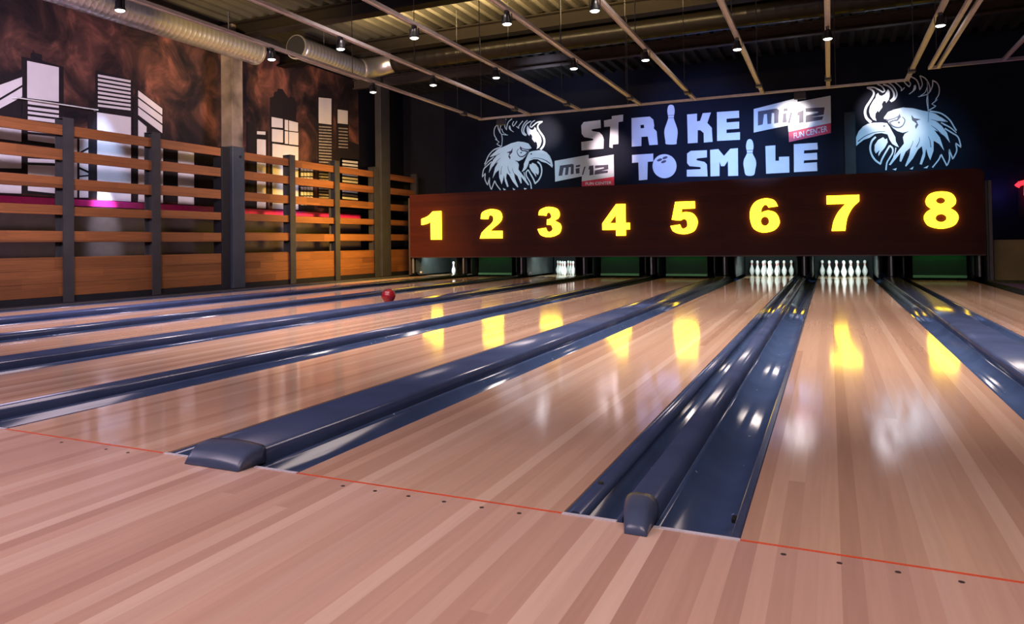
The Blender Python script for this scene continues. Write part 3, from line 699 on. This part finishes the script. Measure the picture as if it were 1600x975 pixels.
logo(C2, [(45, 660), (390, 598), (388, 637), (645, 595), (648, 820), (320, 868), (322, 815), (50, 870)],
     [(320, 868), (648, 820), (650, 905), (320, 918)],
     [[(100, 708), (225, 690), (240, 700), (238, 792), (208, 796), (210, 722), (190, 724), (180, 800), (150, 804), (158, 728), (138, 730), (122, 808), (85, 812)],
      [(258, 738), (298, 730), (298, 785), (262, 790)], [(262, 705), (305, 698), (303, 718), (260, 725)],
      [(395, 712), (440, 704), (440, 800), (398, 808), (402, 745), (388, 748)],
      [(455, 707), (590, 698), (590, 745), (520, 762), (585, 758), (585, 780), (450, 800), (455, 757), (545, 736), (545, 724), (455, 735)],
      [(345, 720), (360, 717), (335, 800), (322, 803)]], 'FUN CENTER', 'white and red slanted mi12 logo sign below the S and T of STRIKE')
logo(D2, [(735, 270), (1095, 178), (1100, 210), (1375, 158), (1378, 385), (1025, 460), (1020, 405), (735, 465)],
     [(1025, 460), (1378, 388), (1378, 468), (1028, 545)],
     [[(770, 290), (925, 265), (945, 278), (940, 385), (905, 390), (905, 302), (885, 304), (880, 392), (850, 395), (845, 310), (820, 314), (810, 398), (770, 408)],
      [(980, 308), (1005, 303), (1010, 378), (975, 385)], [(985, 268), (1018, 262), (1015, 285), (983, 290)],
      [(1100, 298), (1150, 280), (1150, 380), (1110, 387), (1115, 322), (1098, 325)],
      [(1165, 264), (1325, 255), (1318, 315), (1215, 337), (1315, 330), (1305, 358), (1165, 382), (1170, 324), (1270, 302), (1270, 290), (1168, 294)],
      [(1040, 300), (1056, 297), (1035, 385), (1020, 388)]], 'FUN CENTER', 'white and red slanted mi12 logo sign at the right of STRIKE, brightly lit')

# rooster emblem, traced once and mirrored
G_ = lambda pts: [(1320+p[0]/5.735, 110+p[1]/5.735)+tuple(p[2:]) for p in pts]
R_ = lambda pts: [(1330+p[0]/10.26, 115+p[1]/10.26)+tuple(p[2:]) for p in pts]
Q_ = lambda pts: [(1410+p[0]/6.094, 115+p[1]/6.094)+tuple(p[2:]) for p in pts]
K_ = lambda pts: [(1330+p[0]/11.47, 190+p[1]/11.47)+tuple(p[2:]) for p in pts]
def st(pts, w0, w1=None, sub=5): return Strip(ribbon(spl(pts, sub, closed=False), w0, w1))
crest = [st(R_([(250, 228), (335, 265), (362, 330), (310, 430), (240, 540), (222, 630), (248, 715), (320, 785)]), 2.2, 4.6),
         st(R_([(250, 228), (360, 222), (440, 260), (505, 300, 1), (535, 275), (490, 205), (420, 175)]), 2.4, 1.6),
         R_([(400, 340), (430, 310), (450, 350), (490, 360), (540, 330), (590, 250), (615, 290), (615, 360), (600, 420), (560, 470), (550, 440), (520, 440), (490, 490), (500, 540), (440, 620), (430, 590), (390, 640), (385, 700), (405, 760), (350, 740), (310, 690), (285, 610), (300, 530), (350, 440), (390, 390)]),
         st(R_([(510, 175), (590, 200), (650, 250), (685, 320), (680, 390), (628, 445)]), 2.2, 3.4), st(R_([(590, 145), (660, 190), (715, 265), (732, 340), (700, 410), (640, 448)]), 1.6, 2.4),
         st(R_([(700, 140), (760, 190), (805, 235, 1), (800, 282, 1), (855, 225)]), 1.6, 1.4), st(R_([(840, 120), (880, 170), (930, 212, 1), (950, 165), (915, 110)]), 1.8, 1.6),
         st(R_([(1020, 195), (990, 280), (925, 330)]), 2.8, .8),
         st(Q_([(80, 30), (130, 58), (155, 105), (165, 155, 1), (188, 110), (180, 60), (165, 25)]), 1.8, 1.4), st(Q_([(118, 110), (120, 150), (68, 195)]), 2.6, .8),
         st(Q_([(165, 20), (215, 45), (250, 95), (262, 155), (240, 195), (150, 222)]), 1.8, 1.2), st(Q_([(235, 130), (215, 180), (170, 212)]), 1.4, .8),
         st(Q_([(260, 175), (285, 120), (288, 65, 1), (330, 92), (350, 140), (345, 200), (310, 255, 1), (335, 245, 1), (280, 290, 1), (318, 312, 1), (250, 350)]), 1.8, 1.4), st(Q_([(240, 200), (232, 260), (245, 350)]), 1.6, 1.2)]
body = G_([(350, 425), (385, 375), (440, 352), (520, 333), (610, 340), (700, 362), (760, 374), (810, 388), (870, 428), (905, 462), (850, 455), (810, 450), (870, 500), (915, 560), (942, 650), (895, 590), (840, 550), (800, 535), (850, 600), (890, 720), (845, 660), (795, 630), (795, 720), (765, 805), (745, 760), (728, 700), (718, 770), (690, 845), (670, 840), (700, 740), (690, 680), (655, 710), (610, 790), (550, 862), (540, 855), (578, 760), (590, 690), (545, 730), (505, 820), (490, 815), (500, 740), (410, 850), (395, 845), (440, 770), (495, 700), (530, 655), (520, 600), (535, 570), (575, 545), (520, 560), (470, 545), (430, 515), (398, 480), (385, 455), (430, 440), (352, 436)])
beak = K_([(80, 450), (62, 400), (80, 300), (130, 180), (210, 90), (300, 40), (400, 22), (560, 20), (640, 30), (690, 100), (740, 190), (790, 280), (800, 360), (855, 460), (800, 440), (735, 400), (690, 330), (650, 230), (540, 205), (430, 220), (330, 290), (220, 330), (140, 390)])
beakdark = [Strip(ribbon(spl([(1+q[0]*0+q[0], q[1]) for q in K_([(110, 360), (210, 280), (330, 220), (460, 185), (600, 180)])], 5, False), 1.8, .6)), ell(*K_([(590, 82)])[0][:2], 1.9, 1.5, 12)]
mane = [st(G_([(760, 366), (860, 385), (935, 440), (980, 510), (1000, 540)]), 2.2), st(G_([(895, 520), (960, 560), (1015, 600), (1042, 690, 1), (992, 652, 1), (1002, 720), (968, 796, 1), (933, 706, 1), (938, 790), (915, 856, 1), (862, 752, 1), (840, 800), (785, 870)]), 2.2, 2.0),
        st(G_([(800, 400), (860, 425), (920, 462)]), 2.4, 1), st(G_([(860, 470), (940, 510), (1000, 560)]), 2.6, 1.2)]
watt = [st(K_([(440, 275), (370, 350), (340, 470), (365, 590), (430, 690), (525, 760, 1), (545, 690), (590, 600), (690, 430)]), 3, 2.6), K_([(420, 420), (480, 330), (570, 280), (610, 320), (640, 300), (655, 370), (600, 470), (540, 540), (490, 620), (485, 580), (510, 510), (440, 575), (415, 520)]),
        st(K_([(690, 430, 1), (740, 480), (740, 560), (690, 650), (640, 740), (622, 870)]), 2.6, 2.2), st(K_([(800, 470), (785, 560), (755, 640)]), 1.8, .8)]
tips = [G_([(425, 886), (466, 876), (456, 898)]), G_([(580, 884), (616, 862), (606, 888)]), G_([(705, 874), (750, 852), (738, 878)])]
edark = [G_([(388, 464), (430, 446), (466, 440), (478, 412), (492, 392), (502, 418), (488, 434), (474, 452), (436, 458), (404, 474)]), ell(*G_([(484, 468)])[0][:2], 1.9, 1.5, 12), st(G_([(372, 448), (440, 432), (478, 412), (492, 392)]), 2.2, 1), st(G_([(398, 470), (432, 502), (480, 514), (518, 495), (538, 448), (515, 418)]), 2.6, 1.2), G_([(595, 398), (618, 428), (680, 440), (640, 452), (658, 490), (635, 528), (628, 500), (642, 478), (602, 448)]),
         st(G_([(640, 690), (665, 640), (668, 600)]), 1.4, .5), st(G_([(560, 740), (600, 670), (612, 630)]), 1.2, .4), st(G_([(770, 690), (762, 630), (745, 590)]), 1.4, .4), st(G_([(860, 570), (810, 520), (770, 495)]), 1.6, .4), st(G_([(880, 490), (820, 455), (770, 440)]), 1.6, .4)]
eye = [ell(*G_([(480, 445)])[0][:2], 4.2, 2.4, 14, .3)]
def rooster(T, label, gl):
    a, b = T(*on_y(1400, 265, YB))
    r = empty('rooster_emblem', (a, YB, b), label, 'emblem', 'rooster head emblems on the back wall')
    def put(name, ls, m, d0, d1, par):
        bm = bmesh.new()
        for k, l in enumerate(ls):
            q = [T(*on_y(p[0], p[1], YB)) for p in l]
            if isinstance(l, Strip): strip(bm, q, wfn, d0, d1+k*.0003)
            else: flat(bm, [q], wfn, d0, d1+k*.0003)
        return mk(name, local(bm, r), m, par)
    put('crest', crest, m_wht, .002, .016, r); bd = put('head_feathers', [body], m_wht, .002, .02, r)
    [put('feather_line', [e_], m_sdk, .0205, .024+.0002*i_, bd) for i_, e_ in enumerate(edark)]; put('mane_outline', mane, m_wht, .002, .0165, r)
    bk = put('beak', [beak], m_wht, .002, .022, r); put('beak_line', beakdark, m_sdk, .0225, .026, bk)
    put('wattle', watt, m_wht, .002, .0175, r); put('feather_tips', tips, m_wht, .002, .016, r)
rooster(lambda a, b: (a, b), 'white rooster head emblem facing left at the right end of the back wall', None)
# left copy: mirrored, same size
xb, zb = on_y(1335.7, 229.4, YB); xe_, ze_ = on_y(864, 261, YB)
rooster(lambda a, b: (xe_-(a-xb)*1.03, ze_+(b-zb)*.96-.02), 'white rooster head emblem facing right at the left end of the back wall', None)
# hanging cable on the wall
tag(mk('wall_cable', sweep(bmesh.new(), [(2.41, YB-.04, 4.65), (2.42, YB-.04, 4.0), (2.41, YB-.04, 3.66)], .010, 8), mat('cable', (.5, .5, .55), .4)), 'thin pale vertical cable in front of the right rooster emblem', 'cable')
# red neon letter
r = empty('neon_letter', (4.35, YB-.06, 1.4), 'red neon letter cut off by the right edge of the photo', 'neon sign')
m_neon = mat('neon_red', (.8, .02, .03), .4, emit=(1, .02, .03), es=3)
mk('neon_tube', local(sweep(bmesh.new(), [(4.09, YB-.08, 2.04), (4.14, YB-.08, 2.10), (4.36, YB-.08, 2.16), (4.9, YB-.08, 2.17), (5.3, YB-.08, 2.12)], .055, 12), r), m_neon, r, True)
mk('neon_tube', local(sweep(bmesh.new(), [(4.26, YB-.08, 2.05), (4.25, YB-.08, 1.85), (4.30, YB-.08, 1.64), (4.42, YB-.08, 1.46), (4.62, YB-.08, 1.39)], .035, 12), r), m_neon, r, True)
mk('back_plate', local(bx(4.12, 5.3, YB-.03, YB-.002, 1.33, 2.2, r=.005), r), black, r)
point((3.75, 18.9, 1.9), (.25, .15, 1), 5, .1)

# ------------------------------------------------------------------ lighting tracks
TZ, TB = 3.6, 13.0
m_track = mat('track_aluminium', (.50, .47, .47), .4, metal=.2, var=.1)
trk = [-6.50, -5.37, -4.28, -3.05, -2.01, -.80, .28, 1.49]
ordn = ['leftmost', 'second from left', 'third from left', 'fourth from left', 'fifth from left', 'sixth from left', 'seventh from left', 'eighth and rightmost single']
for k, tx in enumerate(trk):
    r = empty('lighting_track', (tx, 0, TZ), f'{ordn[k]} pale metal lighting track running down the room to the crossbar', 'lighting track', 'lighting tracks')
    y0 = -4.5
    bm = bmesh.new(); box(bm, tx-.032, tx+.032, y0, TB-.03, TZ+.02, TZ+.028); box(bm, tx-.032, tx-.024, y0, TB-.03, TZ-.012, TZ+.0195); box(bm, tx+.024, tx+.032, y0, TB-.03, TZ-.012, TZ+.0195); box(bm, tx-.02, tx+.02, y0, TB-.03, TZ-.006, TZ+.006)
    mk('rail', local(bm, r), m_track, r)
    mk('joint_clamp', local(bx(tx-.05, tx+.05, 12.0, 12.18, TZ-.04, TZ+.04, r=.008), r), dkgrey, r)
    for yh in (3.4, 7.9, 11.8):
        mk('hanger_rod', local(tube(bmesh.new(), (tx, yh, TZ+.03), (tx, yh, ZC-.12), .006, 8), r), dkgrey, r)
r = empty('crossbar', (-2.7, TB, TZ), 'pale metal crossbar joining the far ends of the lighting tracks', 'crossbar')
mk('bar', local(bx(-6.56, 1.53, TB-.028, TB+.03, TZ-.012, TZ+.03, r=.004), r), m_track, r)
for tx in (-6.5, -3.3, .4):
    mk('hanger_rod', local(tube(bmesh.new(), (tx, TB, TZ+.03), (tx, TB, ZC-.12), .006, 8), r), dkgrey, r)
# double girder at right
r = empty('truss_frame', (1.81, 12.1, 3.62), 'wide double metal rail turning right at the far right of the ceiling', 'rail frame')
for dx_ in (0, .11):
    mk('long_rail', local(bx(1.72+dx_, 1.77+dx_, -4.5, 12.15, 3.6, 3.65, r=.005), r), m_track, r)
mk('cross_rail', local(bx(1.90, 6.0, 12.08, 12.15, 3.6, 3.65, r=.005), r), mat('dim_rail', (.16, .15, .22), .4), r)
mk('cross_rail', local(bx(1.72, 1.899, 12.155, 12.20, 3.6, 3.65, r=.005), r), m_track, r)
mk('long_rail', local(bx(2.68, 2.73, -4.5, 12.075, 3.6, 3.65, r=.005), r), mat('dim_rail', (.16, .15, .22), .4), r)
for yh in (3.4, 7.9, 11.8):
    mk('hanger_rod', local(tube(bmesh.new(), (1.80, yh, 3.652), (1.80, yh, ZC-.12), .006, 8), r), dkgrey, r)

m_lens = mat('lamp_lens', (.9, .9, .9), .3, emit=(1, .97, .92), es=9)
m_hous = mat('lamp_housing', (.015, .015, .017), .4)
def make_lamp():
    r = empty('track_lamp', (0, 0, 0), 'x', 'lamp', 'track lamps')
    mk('mount', box(bmesh.new(), -.022, .022, -.03, .03, -.05, -.015), m_hous, r)
    for q_ in (-.062, .056): mk('bracket', box(bmesh.new(), q_, q_+.006, -.012, .012, -.14, -.05), m_hous, r)
    bm = lathe(bmesh.new(), [(.02, -.052), (.035, -.055), (.042, -.10), (.058, -.15), (.060, -.168), (.052, -.168)], n=20)
    h = mk('housing', bm, m_hous, r, True)
    mk('lens', lathe(bmesh.new(), [(.001, -.184), (.02, -.183), (.04, -.178), (.0515, -.1685), (.0515, -.165)], n=20), m_lens, h, True)
    return r
lp = make_lamp(); used = [False]
rowname = {8.52: 'far row', 5.90: 'middle row', 3.38: 'near row'}
for row, ks in ((8.52, range(8)), (5.90, range(8)), (3.38, (0,))):
    for k in ks:
        if row < 8 and k > 4: continue
        if row < 4 and k > 0: continue
        o = link_copy(lp) if used[0] else lp; used[0] = True
        o.location = (trk[k], row, TZ)
        spot((trk[k], row, TZ-.20), (trk[k], row+.01, 0), (1, .90, .84), 14, 80, .8, .04)
        o['label'] = f'lit black lamp on the {ordn[k]} lighting track, {rowname[row]}'
# floods on the crossbar
for tx, lb in ((-6.05, 'near its left end, above the left rooster'), (-.18, 'above the right logo sign')):
    r = empty('flood_light', (tx, TB+.02, TZ-.02), f'small black floodlight clamped under the crossbar {lb}', 'floodlight', 'floodlights on the crossbar')
    bm = bx(tx-.10, tx+.10, TB+.0, TB+.10, TZ-.15, TZ-.03, r=.01); mk('housing', local(bm, r), m_hous, r)
    mk('bracket', local(bx(tx-.02, tx+.02, TB-.01, TB+.03, TZ-.05, TZ-.013, r=.003), r), m_hous, r)
# ------------------------------------------------------------------ ducts
m_duct = mat('silver_duct', (.46, .44, .44), .32, metal=.85, var=.08, scale=2)
def spiral(bm, p0, p1, r_, pitch=.12):
    p0, p1 = Vector(p0), Vector(p1); L = (p1-p0).length; n = int(L/pitch); pts = []; rr = []
    for k in range(n):
        for t, q in ((0, 0), (.82, 0), (.86, .0015), (.96, .0015)):
            pts.append(p0+(p1-p0)*((k+t)/n)); rr.append(r_+q)
    pts.append(p1); rr.append(r_); return sweep(bm, pts, rr, 32)
def smooth_q(o):
    for p in o.data.polygons: p.use_smooth = len(p.vertices) == 4
r = empty('silver_duct', (-10.6, 5, 5.03), 'long silver spiral air duct running along the top left in front of the mural', 'air duct')
smooth_q(mk('duct_pipe', local(spiral(bmesh.new(), (-10.6, -3.0, 5.03), (-10.6, 10.4, 5.03), .26), r), m_duct, r))
mk('end_flange', local(tube(bmesh.new(), (-10.6, 10.401, 5.03), (-10.6, 10.46, 5.03), .272, 32), r), m_duct, r)
for yy in (2, 6, 9.6): mk('hanger_strap', local(tube(bmesh.new(), (-10.6, yy, 5.29), (-10.6, yy, ZC-.12), .01, 8), r), dkgrey, r)
r = empty('silver_duct', (-9.8, 12, 5.12), 'shorter silver duct behind the long one, bending right into the black cross duct', 'air duct')
smooth_q(mk('duct_pipe', local(spiral(bmesh.new(), (-9.8, 10.85, 5.12), (-9.8, 13.2, 5.12), .24), r), m_duct, r))
mk('end_flange', local(tube(bmesh.new(), (-9.8, 10.78, 5.12), (-9.8, 10.85, 5.12), .26, 32), r), m_duct, r)
mk('end_opening', local(tube(bmesh.new(), (-9.8, 10.765, 5.12), (-9.8, 10.779, 5.12), .235, 32), r), black, r)
el_ = [(-9.2-.6*math.cos(t), 13.2+.7*math.sin(t), 5.12+.26*t/(math.pi/2)) for t in [k/8*math.pi/2 for k in range(9)]]
smooth_q(mk('elbow', local(sweep(bmesh.new(), el_, [.245+(.006 if k % 2 else 0) for k in range(9)], 28), r), m_duct, r))
mk('hanger_strap', local(tube(bmesh.new(), (-9.8, 11.8, 5.36), (-9.8, 11.8, ZC-.12), .01, 8), r), dkgrey, r)
r = empty('cross_duct', (-3, 13.9, 5.38), 'black painted round duct crossing the ceiling above the lanes', 'air duct')
smooth_q(mk('duct_pipe', local(spiral(bmesh.new(), (-9.17, 13.9, 5.38), (8.0, 13.9, 5.38), .26, .25), r), mat('black_duct', (.012, .010, .008), .3, spec=0.2), r))
for xx in (-8, -4.5, -1, 2.5): mk('hanger_strap', local(tube(bmesh.new(), (xx, 13.9, 5.64), (xx, 13.9, ZC-.12), .01, 8), r), dkgrey, r)
